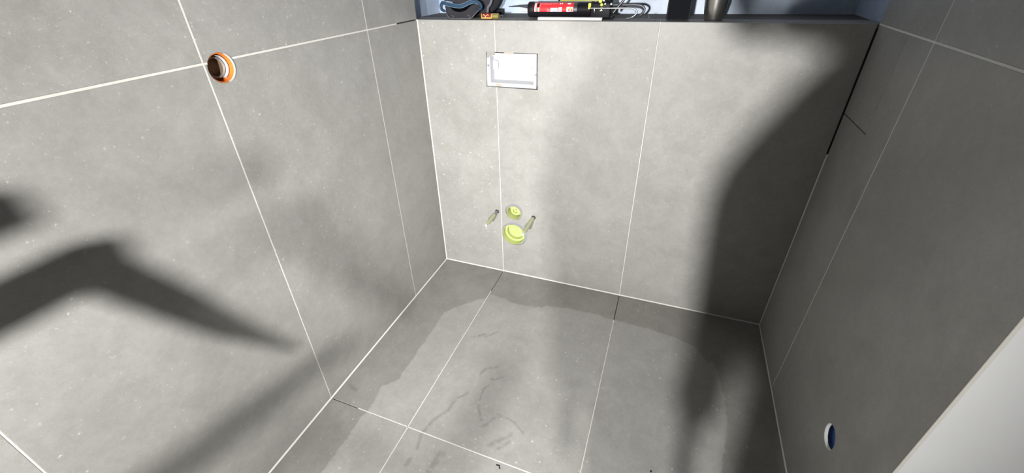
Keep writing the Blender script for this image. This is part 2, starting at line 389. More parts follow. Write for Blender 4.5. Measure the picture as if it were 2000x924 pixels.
# hole cutters
def cyl_cut(c, axis, r, depth, n=40):
    q = Vector((0, 0, 1)).rotation_difference(Vector(axis)).to_matrix().to_4x4()
    return cutter(bm_lathe([(0, -0.02), (r, -0.02), (r, depth), (0, depth)], n, Matrix.Translation(c) @ q))
FX0, FX1, FZ0, FZ1 = 0.296, 0.515, 0.951, 1.087
cut_flush = cutter(bm_prism([(0.2935, 0.9515), (0.5150, 0.9500), (0.5152, 1.0858), (0.2985, 1.0872)], 0.12, T_BACK @ Matrix.Translation((0, 0, 0.02))))
DR = (0.405, 0.0, 0.245); DRR = 0.066
FL = (0.405, 0.0, 0.371); FLR = 0.0435
cut_drain = cyl_cut(DR, (0, 1, 0), DRR, 0.13); cut_flushp = cyl_cut(FL, (0, 1, 0), FLR, 0.13)
BO = [(0.317, 0.0, 0.358), (0.503, 0.0, 0.357)]
cut_b = [cyl_cut(c, (0, 1, 0), 0.0105, 0.05, 20) for c in BO]
OP = (0.0, -0.901, 1.184); OPR = 0.0345
cut_op = cyl_cut(OP, (-1, 0, 0), OPR, 0.10)
BX = (W, -0.750, 0.3025); BXR = 0.0335
cut_bx = cyl_cut(BX, (1, 0, 0), BXR, 0.08)
carve(wall_back, [cut_flush, cut_drain, cut_flushp] + cut_b)
carve(wall_left, [cut_op]); carve(wall_right, [cut_bx])

# --- back wall: three cut tiles
g = 0.0015
tb = [tile(rect(0, G1, 0, H, .0035, g, .0035, 0), T_BACK, wall_back), tile(rect(G1, G2, 0, H, g, g, .0035, 0), T_BACK, wall_back), tile(rect(G2, W, 0, H, g, .0035, .0035, 0), T_BACK, wall_back)]
def carve_tile(o, cuts):
    carve(o, cuts)
bpy.context.view_layer.update()
carve(tb[0], [cut_flush, cut_b[0]]); carve(tb[1], [cut_flush, cut_drain, cut_flushp, cut_b[1]])
grout_strip(G1 - g, G1 + g, 0.003, 0.951, T_BACK, wall_back); grout_strip(G1 - g, G1 + g, 1.087, H, T_BACK, wall_back)
grout_strip(G2 - g, G2 + g, 0.003, H, T_BACK, wall_back)
# --- left wall: two rows of tall tiles
ul = [0] + [-y for y in YL] + [-ROOM_Y]
hg = 0.0024
left_tiles = []
for r, (z0, z1) in enumerate(((0, H), (H, 2 * H))):
    for a, b_ in zip(ul[:-1], ul[1:]):
        t = tile(rect(a, b_, z0, z1, .0035 if (a == 0 and r == 0) else g, g, .0035 if r == 0 else hg, hg), T_LEFT, wall_left); left_tiles.append((t, a, r))
bpy.context.view_layer.update()
for t, a, r in left_tiles:
    if abs(a - 0.3295) < 1e-6: carve(t, [cut_op])
for u in ul[1:-1]:
    for z0, z1 in ((0.003, H - hg), (H + hg, 2 * H)):
        grout_strip(u - g, u + g, z0, z1, T_LEFT, wall_left)
grout_strip(0.146, -OP[1] - OPR + 0.001, H - hg, H + hg, T_LEFT, wall_left); grout_strip(-OP[1] + OPR - 0.0045, -ROOM_Y, H - hg, H + hg, T_LEFT, wall_left)
# --- right wall: two columns, with a piece let into the upper corner of the first
NU, NZ = 0.212, 0.939
tile([(.0035, .0035), (-YR - .0022, .0035), (-YR - .0022, H - hg), (NU + .0006, H - hg), (NU + .0006, NZ - .0016), (.0035, NZ - .0016)], T_RIGHT, wall_right)
tile(rect(0, NU, NZ, H, .004, .0003, .0012, hg), T_RIGHT, wall_right)
tr = tile(rect(-YR, -YE, 0, H, .0022, .0015, .0035, hg), T_RIGHT, wall_right)
tile(rect(0, -YR, H, 2 * H, 0, g, hg, g), T_RIGHT, wall_right); tile(rect(-YR, -YE, H, 2 * H, g, .0015, hg, g), T_RIGHT, wall_right)
bpy.context.view_layer.update(); carve(tr, [cut_bx])
grout_strip(-YR - .0022, -YR + .0022, .003, H - hg, T_RIGHT, wall_right); grout_strip(-YR - g, -YR + g, H + hg, 2 * H, T_RIGHT, wall_right)
grout_strip(0, -YE, H - hg, H + hg, T_RIGHT, wall_right)
# --- floor: three columns up to the cross joint, more of them towards the door
fj = lambda x: FJ[0] + FJ[1] * x
xs = [0, G1, G2, W]
for i in range(3):
    a, b_ = xs[i], xs[i + 1]; ga = .0035 if i == 0 else g; gb = .0035 if i == 2 else g
    tile([(a + ga, fj(a) + g), (b_ - gb, fj(b_) + g), (b_ - gb, -.0035), (a + ga, -.0035)], T_FLOOR, floor, M['tile_floor'])
xs2 = [0, G1, G2, 1.5465, 2.150, 2.754, ROOM_X]
for i in range(len(xs2) - 1):
    a, b_ = xs2[i], xs2[i + 1]
    ya = [fj(min(a, W)), -2.156, -3.36, ROOM_Y]; yb = [fj(min(b_, W)), -2.156, -3.36, ROOM_Y]
    if i >= 3: ya[0] = yb[0] = YE - 0.004
    for k in range(3):
        tile([(a + (.0035 if i == 0 else g), ya[k + 1] + g), (b_ - g, yb[k + 1] + g), (b_ - g, yb[k] - g), (a + (.0035 if i == 0 else g), ya[k] - g)], T_FLOOR, floor, M['tile_floor'])
def fstrip(p0, p1, hw=g):
    d = (Vector(p1) - Vector(p0)).normalized(); n = Vector((-d.y, d.x)) * hw
    P = [Vector(p0) + n, Vector(p1) + n, Vector(p1) - n, Vector(p0) - n]
    b = bm_prism([(v.x, v.y) for v in P], TT - .0004, Matrix.Translation((0, 0, -.0004))); link('grout_line', b, M['grout'], floor)
fstrip((G1, -0.172), (G1, ROOM_Y)); fstrip((G2, -0.179), (G2, ROOM_Y)); fstrip((1.5465, YE), (1.5465, ROOM_Y)); fstrip((2.15, YE), (2.15, ROOM_Y)); fstrip((2.754, YE), (2.754, ROOM_Y))
fstrip((0.125, fj(.125)), (W, fj(W))); fstrip((0, -2.156), (ROOM_X, -2.156)); fstrip((0, -3.36), (ROOM_X, -3.36))
# --- corner joints
cove((0, 0, 0), (0, 0, H), (1, 0, 0), (0, -1, 0), wall_back)
cove((W, 0, 0), (W, 0, 0.797), (-1, 0, 0), (0, -1, 0), wall_back)
cove((0, 0, 0), (W, 0, 0), (0, -1, 0), (0, 0, 1), floor)
cove((0, 0, 0), (0, ROOM_Y, 0), (1, 0, 0), (0, 0, 1), floor)
cove((W, 0, 0), (W, YE, 0), (-1, 0, 0), (0, 0, 1), floor)

# ------------------------------------------------------------------ flush plate opening: white plastic access box
fb = empty('flush_plate_box', (0.405, 0.016, 0.951), 'white plastic cistern access box set in the rectangular cutout', 'access box')
def L(b, o): b.transform(Matrix.Translation(-Vector(o))); return b
fo = (0.405, 0.016, 0.951)
D0 = 0.0078                                           # depth of the rim behind the tile face
def ringbox(x0, x1, z0, z1, ix0, ix1, iz0, iz1, y0, y1):
    b = bmesh.new()
    for (a, c, d, e) in ((x0, ix0, z0, z1), (ix1, x1, z0, z1), (ix0, ix1, z0, iz0), (ix0, ix1, iz1, z1)): bm_box(a, c, y0, y1, d, e, 0.0, 1, b)
    return b
link('rim', L(ringbox(0.2945, 0.5075, 0.9525, 1.0825, 0.311, 0.4955, 0.967, 1.070, D0, D0 + 0.006), fo), M['white_pl'], fb)
TD = 0.026                                            # tray depth below the rim
ox0, ox1, oz0, oz1 = 0.311, 0.4955, 0.967, 1.070; ix0, ix1, iz0, iz1 = 0.3165, 0.4925, 0.9745, 1.067
link('tray_floor', L(bm_box(ix0 - .001, ix1 + .001, D0 + TD, D0 + TD + .003, iz0 - .001, iz1 + .001), fo), M['white_pl'], fb)
b = bmesh.new()
O_ = [b.verts.new((x, D0 + .001, z)) for x, z in ((ox0, oz0), (ox1, oz0), (ox1, oz1), (ox0, oz1))]; I_ = [b.verts.new((x, D0 + TD, z)) for x, z in ((ix0, iz0), (ix1, iz0), (ix1, iz1), (ix0, iz1))]
for i in range(4): b.faces.new((O_[i], O_[(i + 1) % 4], I_[(i + 1) % 4], I_[i]))
bmesh.ops.recalc_face_normals(b, faces=b.faces[:]); bmesh.ops.solidify(b, geom=b.faces[:], thickness=.0006)
link('tray_side', L(b, fo), M['white_pl'], fb)
def tabshape(cx, cz, w_, h_, sgn):
    pts = [(0, -h_ / 2)] + [(sgn * (w_ - 0.010 + 0.010 * math.sin(a)), -h_ / 2 + 0.010 - 0.010 * math.cos(a)) for a in [i * math.pi / 12 for i in range(7)]] + [(sgn * (w_ - 0.010 + 0.010 * math.cos(a)), h_ / 2 - 0.010 + 0.010 * math.sin(a)) for a in [i * math.pi / 12 for i in range(7)]] + [(0, h_ / 2)]
    return bm_prism([(cx + u, cz + v) for u, v in pts], 0.014, T_BACK @ Matrix.Translation((0, 0, -(D0 + 0.0165))), 0.0015)
link('finger_tab', L(tabshape(0.3155, 1.034, 0.024, 0.036, 1), fo), M['white_pl'], fb)
link('finger_tab', L(tabshape(0.4935, 1.011, 0.020, 0.036, -1), fo), M['white_pl'], fb)
for (x, z, r) in ((0.3035, 1.034, .0048), (0.3055, 1.023, .0019), (0.5035, 1.006, .0044), (0.5030, 1.0155, .0018)):
    sc = link('screw', L(bm_lathe([(0, .0016), (r * .5, .0016), (r * .55, .0008), (r, .0008), (r, -.002), (0, -.002)], 16, frame4((x, D0, z), (1, 0, 0), (0, 0, 1), (0, -1, 0))), fo), M['screw'], fb, smooth=True)
link('putty_patch', L(bm_prism([(0.2985, 1.0865), (0.3345, 1.0865), (0.3335, 1.0755), (0.320, 1.0715), (0.311, 1.0700), (0.306, 1.064), (0.300, 1.0625)], 0.008, T_BACK @ Matrix.Translation((0, 0, -(D0 - .003))), 0.001), fo), M['patch'], fb)
link('putty_patch', L(bm_prism([(0.331, 0.9535), (0.358, 0.9525), (0.356, 0.962), (0.346, 0.965), (0.335, 0.963)], 0.006, T_BACK @ Matrix.Translation((0, 0, -(D0 - .0012))), 0.001), fo), M['beige'], fb)
link('side_shade_strip', L(bm_box(0.5075, 0.5146, 0.018, 0.022, 0.960, 1.080, .0005), fo), M['hole_shade'], fb)  # grey strip drawn as the shade along the opening's right edge
link('crumb', L(bm_prism([(0.372, 1.0865), (0.415, 1.0865), (0.411, 1.081), (0.395, 1.0775), (0.384, 1.080), (0.376, 1.0795)], 0.006, T_BACK @ Matrix.Translation((0, 0, -(D0 - .001))), 0.0006), fo), M['beige'], fb)

# ------------------------------------------------------------------ pipe ends under the box
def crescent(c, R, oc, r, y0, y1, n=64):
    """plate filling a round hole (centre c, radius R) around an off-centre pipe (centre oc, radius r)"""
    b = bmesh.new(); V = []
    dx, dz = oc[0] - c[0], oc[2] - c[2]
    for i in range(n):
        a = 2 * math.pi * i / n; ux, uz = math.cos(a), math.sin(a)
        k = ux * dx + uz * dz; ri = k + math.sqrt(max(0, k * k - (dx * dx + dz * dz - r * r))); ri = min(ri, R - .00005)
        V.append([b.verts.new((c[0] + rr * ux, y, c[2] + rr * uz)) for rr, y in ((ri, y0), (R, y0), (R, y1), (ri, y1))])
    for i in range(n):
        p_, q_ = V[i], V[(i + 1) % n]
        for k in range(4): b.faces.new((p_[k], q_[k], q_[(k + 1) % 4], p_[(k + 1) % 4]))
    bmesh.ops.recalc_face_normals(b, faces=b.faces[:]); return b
def along(c, axis): return Matrix.Translation(c) @ Vector((0, 0, 1)).rotation_difference(Vector(axis)).to_matrix().to_4x4()
d = empty('drain_pipe_plug', (DR[0], 0.002, DR[2] - DRR), 'large lime yellow plug in the lower round wall hole', 'pipe plug')
Rm = lambda c, o: Matrix.Translation(Vector(c) - Vector(o))
do = (DR[0], 0.002, DR[2] - DRR)
A4 = Matrix.Translation(-Vector(do)) @ along(DR, (0, 1, 0))
P4 = Matrix.Translation(-Vector(do)) @ along((DR[0] - .0055, 0, DR[2] - .0068), (0, 1, 0))
link('shade_crescent', L(crescent(DR, .0657, (DR[0] - .0055, 0, DR[2] - .0068), .0571, .0060, .0600), do), M['hole_shade'], d)  # grey plate; the hole's upper-right shadow is put into its shape and colour
link('sleeve', bm_lathe([(.0572, .0025), (.0572, .058), (.0530, .058), (.0556, .0025)], 48, P4, True), M['lime'], d, smooth=True)
link('step_ring', bm_lathe([(.0540, .030), (.0430, .030), (.0425, .058), (.0540, .058)], 48, P4, True), M['lime'], d, smooth=True)
link('cap', bm_lathe([(0, .050), (.0430, .050), (.0430, .060), (0, .060)], 48, P4), M['lime'], d, smooth=True)
d = empty('flush_pipe_plug', (FL[0], 0.002, FL[2] - FLR), 'small lime yellow plug in the upper round wall hole', 'pipe plug')
do = (FL[0], 0.002, FL[2] - FLR)
A4 = Matrix.Translation(-Vector(do)) @ along(FL, (0, 1, 0))
P4 = Matrix.Translation(-Vector(do)) @ along((FL[0] - .0020, 0, FL[2] - .0078), (0, 1, 0))
link('shade_crescent', L(crescent(FL, .0432, (FL[0] - .0020, 0, FL[2] - .0078), .0351, .0070, .0550), do), M['hole_shade'], d)  # painted shadow crescent of the smaller hole
link('sleeve', bm_lathe([(.0352, .0025), (.0352, .052), (.0315, .052), (.0338, .0025)], 40, P4, True), M['lime'], d, smooth=True)
link('cap', bm_lathe([(.0320, .044), (.0245, .044), (.0240, .026), (.0130, .024), (.0118, .034), (0, .034), (0, .053), (.0320, .053)], 40, P4), M['lime'], d, smooth=True)
link('centre_knob', bm_lathe([(0, .028), (.0055, .028), (.0065, .035), (0, .035)], 20, P4), M['lime'], d, smooth=True)
link('rib', L(bm_box(FL[0] - .030, FL[0] - .019, .026, .045, FL[2] + .008, FL[2] + .0110), do), M['lime'], d)

def bolt(c, length, sl0, label):
    e = empty('mounting_bolt', (c[0], -length / 2, c[2] - 0.008), label, 'bolt', 'threaded toilet mounting bolts')
    o = (c[0], -length / 2, c[2] - 0.008); A = Matrix.Translation(-Vector(o)) @ along((c[0], 0, c[2]), (0, -1, 0))
    prof = [(0, -.045)]; h = -.045
    while h < length - 0.004: prof += [(.0050, h), (.0058, h + .0018)]; h += .0036
    prof += [(.0050, length), (0, length)]
    link('threaded_rod', bm_lathe(prof, 14, A), M['chrome'], e, smooth=True)
    link('hose_sleeve', bm_lathe([(.0060, sl0), (.0085, sl0), (.0088, length - .012), (.0060, length - .012)], 20, A, True), M['lime_clear'], e, smooth=True)
    link('end_cap', bm_lathe([(0, length + .002), (.0040, length + .002), (.0066, length - .001), (.0068, length - .008), (0, length - .012)], 20, A), M['white_pl'], e, smooth=True)
    link('collar', bm_lathe([(.0062, -.010), (.0098, -.010), (.0098, .003), (.0062, .003)], 20, A, True), M['darkmetal'], e, smooth=True)
    return e
bolt(BO[0], 0.140, 0.040, 'shorter threaded bolt with lime sleeve left of the tile joint and plugs')
bolt(BO[1], 0.158, 0.012, 'longer threaded bolt with lime sleeve reaching across the large plug')

# ------------------------------------------------------------------ orange pipe in the left wall
oo = (0.0, OP[1], OP[2] - OPR)
d = empty('waste_pipe', oo, 'orange plastic waste pipe end in round hole of the left wall', 'pipe')
A4 = Matrix.Translation(-Vector(oo)) @ along(OP, (-1, 0, 0))
link('filler_ring', bm_lathe([(.0372, -.0010), (.0340, -.0020), (.0325, .004), (.0345, .006), (.0375, .0005)], 48, A4, True, arc=(0.16 * math.pi, 0.93 * math.pi)), M['white_pl'], d, smooth=True)
link('outer_pipe', bm_lathe([(.0340, .002), (.0340, .060), (.0300, .060), (.0318, .002)], 48, A4, True), M['orange'], d, smooth=True)
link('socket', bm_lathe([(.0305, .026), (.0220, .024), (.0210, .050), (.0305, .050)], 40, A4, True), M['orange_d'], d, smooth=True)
link('seal_ring', bm_lathe([(.0235, .0185), (.0262, .0215), (.0235, .0255), (.0205, .0220)], 40, A4, True), M['rubber'], d, smooth=True)
link('tape_strip', bm_lathe([(.0265, .0125), (.0282, .0125), (.0275, .0245), (.0262, .0245)], 24, A4, True, arc=(0.03 * math.pi, 0.86 * math.pi)), M['white_pl'], d, smooth=True)
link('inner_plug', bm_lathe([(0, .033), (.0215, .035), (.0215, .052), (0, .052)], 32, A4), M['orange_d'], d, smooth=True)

# ------------------------------------------------------------------ blue box in the right wall
bo = (BX[0], BX[1], BX[2] - BXR)
d = empty('socket_box', bo, 'navy blue electrical back box in round hole of the right wall', 'socket box')
A4 = Matrix.Translation(-Vector(bo)) @ along(BX, (1, 0, 0))
link('plaster_ring', bm_lathe([(.0334, .0012), (.0334, .0105), (.0318, .0105), (.0322, .0012)], 40, A4, True), M['plaster'], d, smooth=True)
prof = [(.0332, .0107), (.0308, .0107), (.0303, .0165), (0, .0175), (0, .044), (.0332, .044)]
link('box', bm_lathe(prof, 40, A4), M['blue'], d, smooth=True)
b = bmesh.new(); n = 60; V = []
for i in range(n):
    a = 2 * math.pi * i / n; rr = .0285 + .0026 * random.random()
    V.append([b.verts.new((rr * math.cos(a), rr * math.sin(a), .0094)), b.verts.new((.0318 * math.cos(a), .0318 * math.sin(a), .0086)), b.verts.new((.0318 * math.cos(a), .0318 * math.sin(a), .0106)), b.verts.new((rr * math.cos(a), rr * math.sin(a), .0106))])
for i in range(n):
    p_, q_ = V[i], V[(i + 1) % n]
    for k in range(4): b.faces.new((p_[k], q_[k], q_[(k + 1) % 4], p_[(k + 1) % 4]))
bmesh.ops.recalc_face_normals(b, faces=b.faces[:]); b.transform(A4)
link('torn_edge', b, M['black'], d)

# ------------------------------------------------------------------ things left on the ledge
def fx(u): return 0.111 + (u - 870) * 0.00223      # front-edge scale of the ledge (photo column to metres)
def fz(v): return 1.2 + (38 - v) * 0.00176
# fabric pouch with an open mouth
po = (0.185, 0.12, 1.2)
d = empty('tool_pouch', po, 'charcoal fabric pouch with blue trim lying open at the left end of the ledge', 'pouch')
def blob(c, r, e=2.6, n=28, k=14):
    b = bmesh.new(); rings = []
    for i in range(k + 1):
        ph = -math.pi / 2 + math.pi * i / k; row = []
        for j in range(n):
            th = 2 * math.pi * j / n
            f = lambda t: math.copysign(abs(t) ** (2 / e), t)
            x, y, z = f(math.cos(ph)) * f(math.cos(th)), f(math.cos(ph)) * f(math.sin(th)), f(math.sin(ph))
            wv = 1 + 0.03 * math.sin(5 * th + 2 * ph) + 0.02 * math.sin(9 * th - 3 * ph)
            row.append(b.verts.new((c[0] + r[0] * x * wv, c[1] + r[1] * y * wv, c[2] + r[2] * z)))
        rings.append(row)
    for A, B in zip(rings[:-1], rings[1:]):
        for j in range(n): b.faces.new((A[j], A[(j + 1) % n], B[(j + 1) % n], B[j]))
    bmesh.ops.remove_doubles(b, verts=b.verts[:], dist=1e-5); bmesh.ops.recalc_face_normals(b, faces=b.faces[:])
    return b
link('body', L(blob((0.200, 0.165, 1.282), (0.098, 0.055, 0.081)), po), M['fabric'], d, smooth=True)
def sheet(rows, th, mat, name, par=d):
    b = bmesh.new(); n = len(rows[0]); V = [[b.verts.new(p) for p in r] for r in rows]
    for A, B in zip(V[:-1], V[1:]):
        for j in range(n - 1): b.faces.new((A[j], A[j + 1], B[j + 1], B[j]))
    bmesh.ops.recalc_face_normals(b, faces=b.faces[:])
    bmesh.ops.solidify(b, geom=b.faces[:], thickness=th)
    return link(name, L(b, po), mat, par, smooth=True)
low = smooth_path([(fx(862), .085, fz(22)), (fx(867), .064, fz(26)), (fx(877), .050, fz(36.5)), (fx(900), .046, fz(37)), (fx(918), .050, fz(36.5)), (fx(927), .064, fz(26)), (fx(934), .085, fz(18))], 5)
rim_ = smooth_path([(fx(864), .080, fz(8)), (fx(872), .060, fz(10)), (fx(884), .050, fz(21)), (fx(897), .048, fz(24)), (fx(909), .050, fz(21)), (fx(920), .060, fz(11)), (fx(932), .080, fz(6))], 5)
mid_ = [(a + b_) / 2 + Vector((0, -0.010, 0)) for a, b_ in zip(low, rim_)]
inn = [p + Vector((0, 0.035, -0.010)) for p in rim_]
inn = [Vector((p.x, p.y, max(p.z, 1.206))) for p in inn]
sheet([low, mid_, rim_, inn], 0.003, M['fabric'], 'front_pocket')
link('pocket_shade', L(blob((fx(898), .096, fz(19)), (0.066, 0.014, 0.030)), po), M['void'], d, smooth=True)  # solid black blob; the pocket's inner darkness is put into its colour
lip = smooth_path([(fx(862), .075, fz(24)), (fx(857.5), .066, fz(20)), (fx(859), .058, fz(11)), (fx(866), .050, fz(6)), (fx(878), .046, fz(9)), (fx(895), .043, fz(12)), (fx(906), .043, fz(11.5)), (fx(918), .046, fz(6)), (fx(928), .052, fz(3)), (fx(935), .062, fz(8)), (fx(936), .070, fz(16)), (fx(930), .076, fz(21))], 6)
tb_ = link('trim_band', L(bm_tube(lip, [.0052 + .003 * (1 - abs(2 * i / (len(lip) - 1) - 1)) for i in range(len(lip))], 10), po), M['fabric_b'], d, smooth=True)
link('piping', L(bm_tube([p + Vector((0, -.006, -.0062)) for p in lip[10:-14]], .0011, 6), po), M['piping'], d, smooth=True)
link('piping', L(bm_tube([p + Vector((0, -.005, .0070)) for p in lip[14:-16]], .0010, 6), po), M['piping'], d, smooth=True)
link('piping', L(bm_tube([p + Vector((0, -.003, -.001)) for p in low[2:-3]], .0015, 6), po), M['fabric_g'], d, smooth=True)
flap = []
for k in range(7):
    t = k / 6
    flap.append([Vector((fx(900 + (u - 900) * (1 - 0.35 * t * t)), .058 + .055 * t, fz(v) + .070 * math.sin(t * 1.5))) for u, v in ((866, 2), (872, 2), (878, 3), (884, 4.5), (890, 6.5), (903, 8), (909, 6.5), (915, 4), (921, 1), (926, -1), (936, -3))])
sheet(flap, 0.003, M['fabric'], 'flap')
link('side_strap', L(bm_tube(smooth_path([(fx(939), .11, 1.204), (fx(943), .10, fz(18)), (fx(948), .10, fz(10)), (fx(950), .105, fz(0)), (fx(950), .12, fz(-18))], 5), .0052, 8), po), M['fabric_g'], d, smooth=True)
for u in (884, 917):
    link('stitch_loop', L(bm_tube(smooth_path([(fx(u - 3), .043, fz(32)), (fx(u), .041, fz(31)), (fx(u + 2), .041, fz(34)), (fx(u), .042, fz(36))], 4), .0011, 6), po), M['fabric_g'], d, smooth=True)
# small maroon and gold roll
bo_ = (0.305, 0.036, 1.2)
d = empty('small_battery', bo_, 'small maroon and gold battery lying on the ledge beside the pouch', 'battery')
AX = lambda x, y, z: Matrix.Translation(-Vector(bo_)) @ Matrix.Translation((x, y, z)) @ Matrix.Rotation(math.pi / 2, 4, 'Y')
link('wrapped_body', bm_lathe([(0, 0), (.0098, 0), (.0108, .001), (.0108, .044), (.0098, .045), (0, .045)], 28, AX(.274, .036, 1.2109)), M['maroon'], d, smooth=True)
prof = [(0, .045)]
for i in range(8): prof += [(.0105, .0455 + i * .0033), (.0090, .0472 + i * .0033)]
prof += [(0, .072)]
link('ribbed_end', bm_lathe(prof, 24, AX(.274, .036, 1.2109)), M['brass'], d, smooth=True)
def onroll(u, ang, rad=.0111): return Vector((.274 + u, .036 - rad * math.cos(ang), 1.2109 + rad * math.sin(ang)))
def print_patch(name, u0, u1, a0, a1, mat, par, cx=None, rad=.0111, fn=onroll, o=bo_):
    b = bmesh.new(); k = max(4, int(abs(a1 - a0) / 0.09)); R1 = [b.verts.new(fn(u0, a0 + (a1 - a0) * i / k, rad)) for i in range(k + 1)]; R2 = [b.verts.new(fn(u1, a0 + (a1 - a0) * i / k, rad)) for i in range(k + 1)]
    for i in range(k): b.faces.new((R1[i], R2[i], R2[i + 1], R1[i + 1]))
    bmesh.ops.recalc_face_normals(b, faces=b.faces[:]); bmesh.ops.solidify(b, geom=b.faces[:], thickness=.0002)
    return link(name, L(b, o), mat, par)
print_patch('gold_stripe', .001, .044, -0.75, -0.30, M['gold'], d)
print_patch('gold_stripe', .0005, .0022, -0.30, 1.0, M['gold'], d); print_patch('gold_stripe', .0425, .0445, -0.30, 1.0, M['gold'], d)
b = bmesh.new()
for (p, q) in (((.012, .62), (.019, .05)), ((.019, .05), (.028, .62)), ((.019, .05), (.019, -.3)), ((.012, .62), (.008, .30)), ((.028, .62), (.032, .30))):
    A_, B_ = onroll(*p, .0113), onroll(*q, .0113); t = bm_tube([A_, B_], .0011, 6); me = bpy.data.meshes.new('t'); t.to_mesh(me); t.free(); b.from_mesh(me); bpy.data.meshes.remove(me)
link('emblem', L(b, bo_), M['gold'], d)
link('wire_ring', L(bm_lathe([(.006 + .001 * math.cos(a), .001 * math.sin(a)) for a in [i * math.pi / 3 for i in range(6)]], 20, Matrix.Translation((.353, .040, 1.2085)) @ Matrix.Rotation(1.2, 4, 'X'), True), bo_), M['chrome'], d, smooth=True)
# small black block behind it
o_ = link('rubber_block', bm_box(-.026, .026, -.014, .014, 0, .021, .002, 2), M['black'], None, (.248, .262, 1.198)); tag(o_, 'small black block standing behind the maroon battery', 'block')
# pale tile offcut
b = bm_box(-.1185, .1185, -.012, .012, 0, .0092, .0006)
o_ = link('tile_offcut', b, M['offcut'], None, (.6235, .036, 1.2)); tag(o_, 'thin pale tile offcut lying under the red cartridge', 'tile strip')

# cartridge gun
go = (0.60, 0.092, 1.2)
d = empty('caulking_gun', go, 'black caulking gun holding a red cartridge, lying on the ledge', 'caulking gun')
GZ, GY, GR = 1.2305, 0.088, 0.0245
AXG = Matrix.Translation(-Vector(go)) @ Matrix.Translation((0, GY, GZ)) @ Matrix.Rotation(math.pi / 2, 4, 'Y')
link('front_cap', bm_lathe([(.008, .452), (.0258, .452), (.0268, .454), (.0268, .470), (.0255, .472), (.0245, .472)], 36, AXG), M['black'], d, smooth=True)
# cradle: open half tube below and behind the cartridge
def arc_shell(x0, x1, r, a0, a1, th, k=16):
    """shell around the gun axis; angle 0 faces the room (-y), +90 deg is up"""
    b = bmesh.new(); A_ = []; B_ = []
    for i in range(k + 1):
        a = math.radians(a0 + (a1 - a0) * i / k)
        for lst, x in ((A_, x0), (B_, x1)): lst.append(b.verts.new((x, GY - r * math.cos(a), GZ + r * math.sin(a))))
    for i in range(k): b.faces.new((A_[i], B_[i], B_[i + 1], A_[i + 1]))
    bmesh.ops.recalc_face_normals(b, faces=b.faces[:]); bmesh.ops.solidify(b, geom=b.faces[:], thickness=th)
    return L(b, go)
link('cradle', arc_shell(.470, .690, .0262, -158, -12, .0020), M['black'], d, smooth=True)
link('cradle_rail', arc_shell(.470, .690, .0262, 84, 118, .0020), M['darkmetal'], d, smooth=True)
ct = link('cartridge', bm_lathe([(0, .470), (.0236, .470), (.0236, .690), (0, .690)], 40, AXG), M['red'], d, smooth=True)
def ong(u, a, r): return Vector((u, GY - r * math.cos(a), GZ + r * math.sin(a)))
def gp(name, u0, u1, a0, a1, mat, lift=.00025): return print_patch(name, u0, u1, math.radians(a0), math.radians(a1), mat, ct, rad=.0236 + lift, fn=ong, o=go)
gp('dark_band', .4725, .4790, -70, 80, M['black']); gp('white_stripe', .4790, .4815, -20, 75, M['label_w']); gp('white_stripe', .4838, .4860, -20, 75, M['label_w'])
gp('green_mark', .4885, .4935, -20, 18, M['label_g']); gp('white_mark', .4935, .4965, -20, 18, M['label_w']); gp('dark_mark', .4885, .4975, 22, 62, M['black'])
gp('pink_edge', .4995, .5010, -20, 60, M['label_r'])
for i in range(9): gp('small_print', .503 + i * .0048, .5062 + i * .0048, 50, 57, M['label_r'])
for i in range(4): gp('small_print', .528 + i * .0035, .5297 + i * .0035, -20, 14 - 4 * i, M['label_r'])
gp('white_panel', .5420, .5690, -22, 16, M['label_w']); gp('blue_panel', .5500, .5660, -14, 12, M['label_b'], .0004)
gp('white_panel', .5725, .5770, -22, 20, M['label_w']); gp('blue_panel', .5790, .5845, -22, 22, M['label_w']); gp('blue_panel', .5800, .5830, -16, 14, M['label_b'], .0004)
gp('grey_panel', .5480, .5660, 56, 62, M['patch']); gp('white_letters', .5750, .5790, 52, 66, M['label_w']); gp('white_letters', .5820, .5860, 52, 66, M['label_w']); gp('white_letters', .6050, .6170, 50, 64, M['label_w'])
gp('white_badge', .6030, .6260, -22, 24, M['label_w']); gp('yellow_badge', .6110, .6210, -4, 20, M['label_y'], .0004); gp('red_badge', .6100, .6140, -10, 8, M['red'], .0006); gp('blue_badge', .6130, .6230, -20, -8, M['label_b'], .0004); gp('red_badge', .6200, .6245, -14, 8, M['red'], .0006); gp('green_badge', .6150, .6175, 12, 22, M['label_g'], .0006)
gp('grey_end', .6290, .6420, -40, 80, M['darkmetal']); gp('dark_band', .6420, .6900, -70, 90, M['black'])
gp('yellow_window', .6830, .6900, 6, 32, M['yellow'], .0012)
nz = [(.366, .004, 1.2395), (.410, .003, 1.2415), (.452, .0, 1.2405)]
link('nozzle', L(bm_tube([(x, GY + .0 + y, z) for x, y, z in nz], [.0018, .0036, .0062], 14), go), M['darkmetal'], d, smooth=True)
link('nozzle_tip', L(bm_tube([(.405, .140, 1.2225), (.452, .130, 1.2230)], [.004, .009], 14), go), M['offcut'], d, smooth=True)
mb = link('mechanism', L(bm_box(.690, .766, GY - .026, GY + .024, 1.2012, 1.2560, .007, 3), go), M['black'], d, smooth=True)
link('steel_collar', bm_lathe([(.0268, .7055), (.0284, .7060), (.0284, .7085), (.0268, .7090)], 36, AXG, True), M['chrome'], mb, smooth=True)
link('yellow_window', L(bm_box(.684, .6935, GY - .0285, GY - .024, 1.2395, 1.2525, .001), go), M['yellow'], mb)
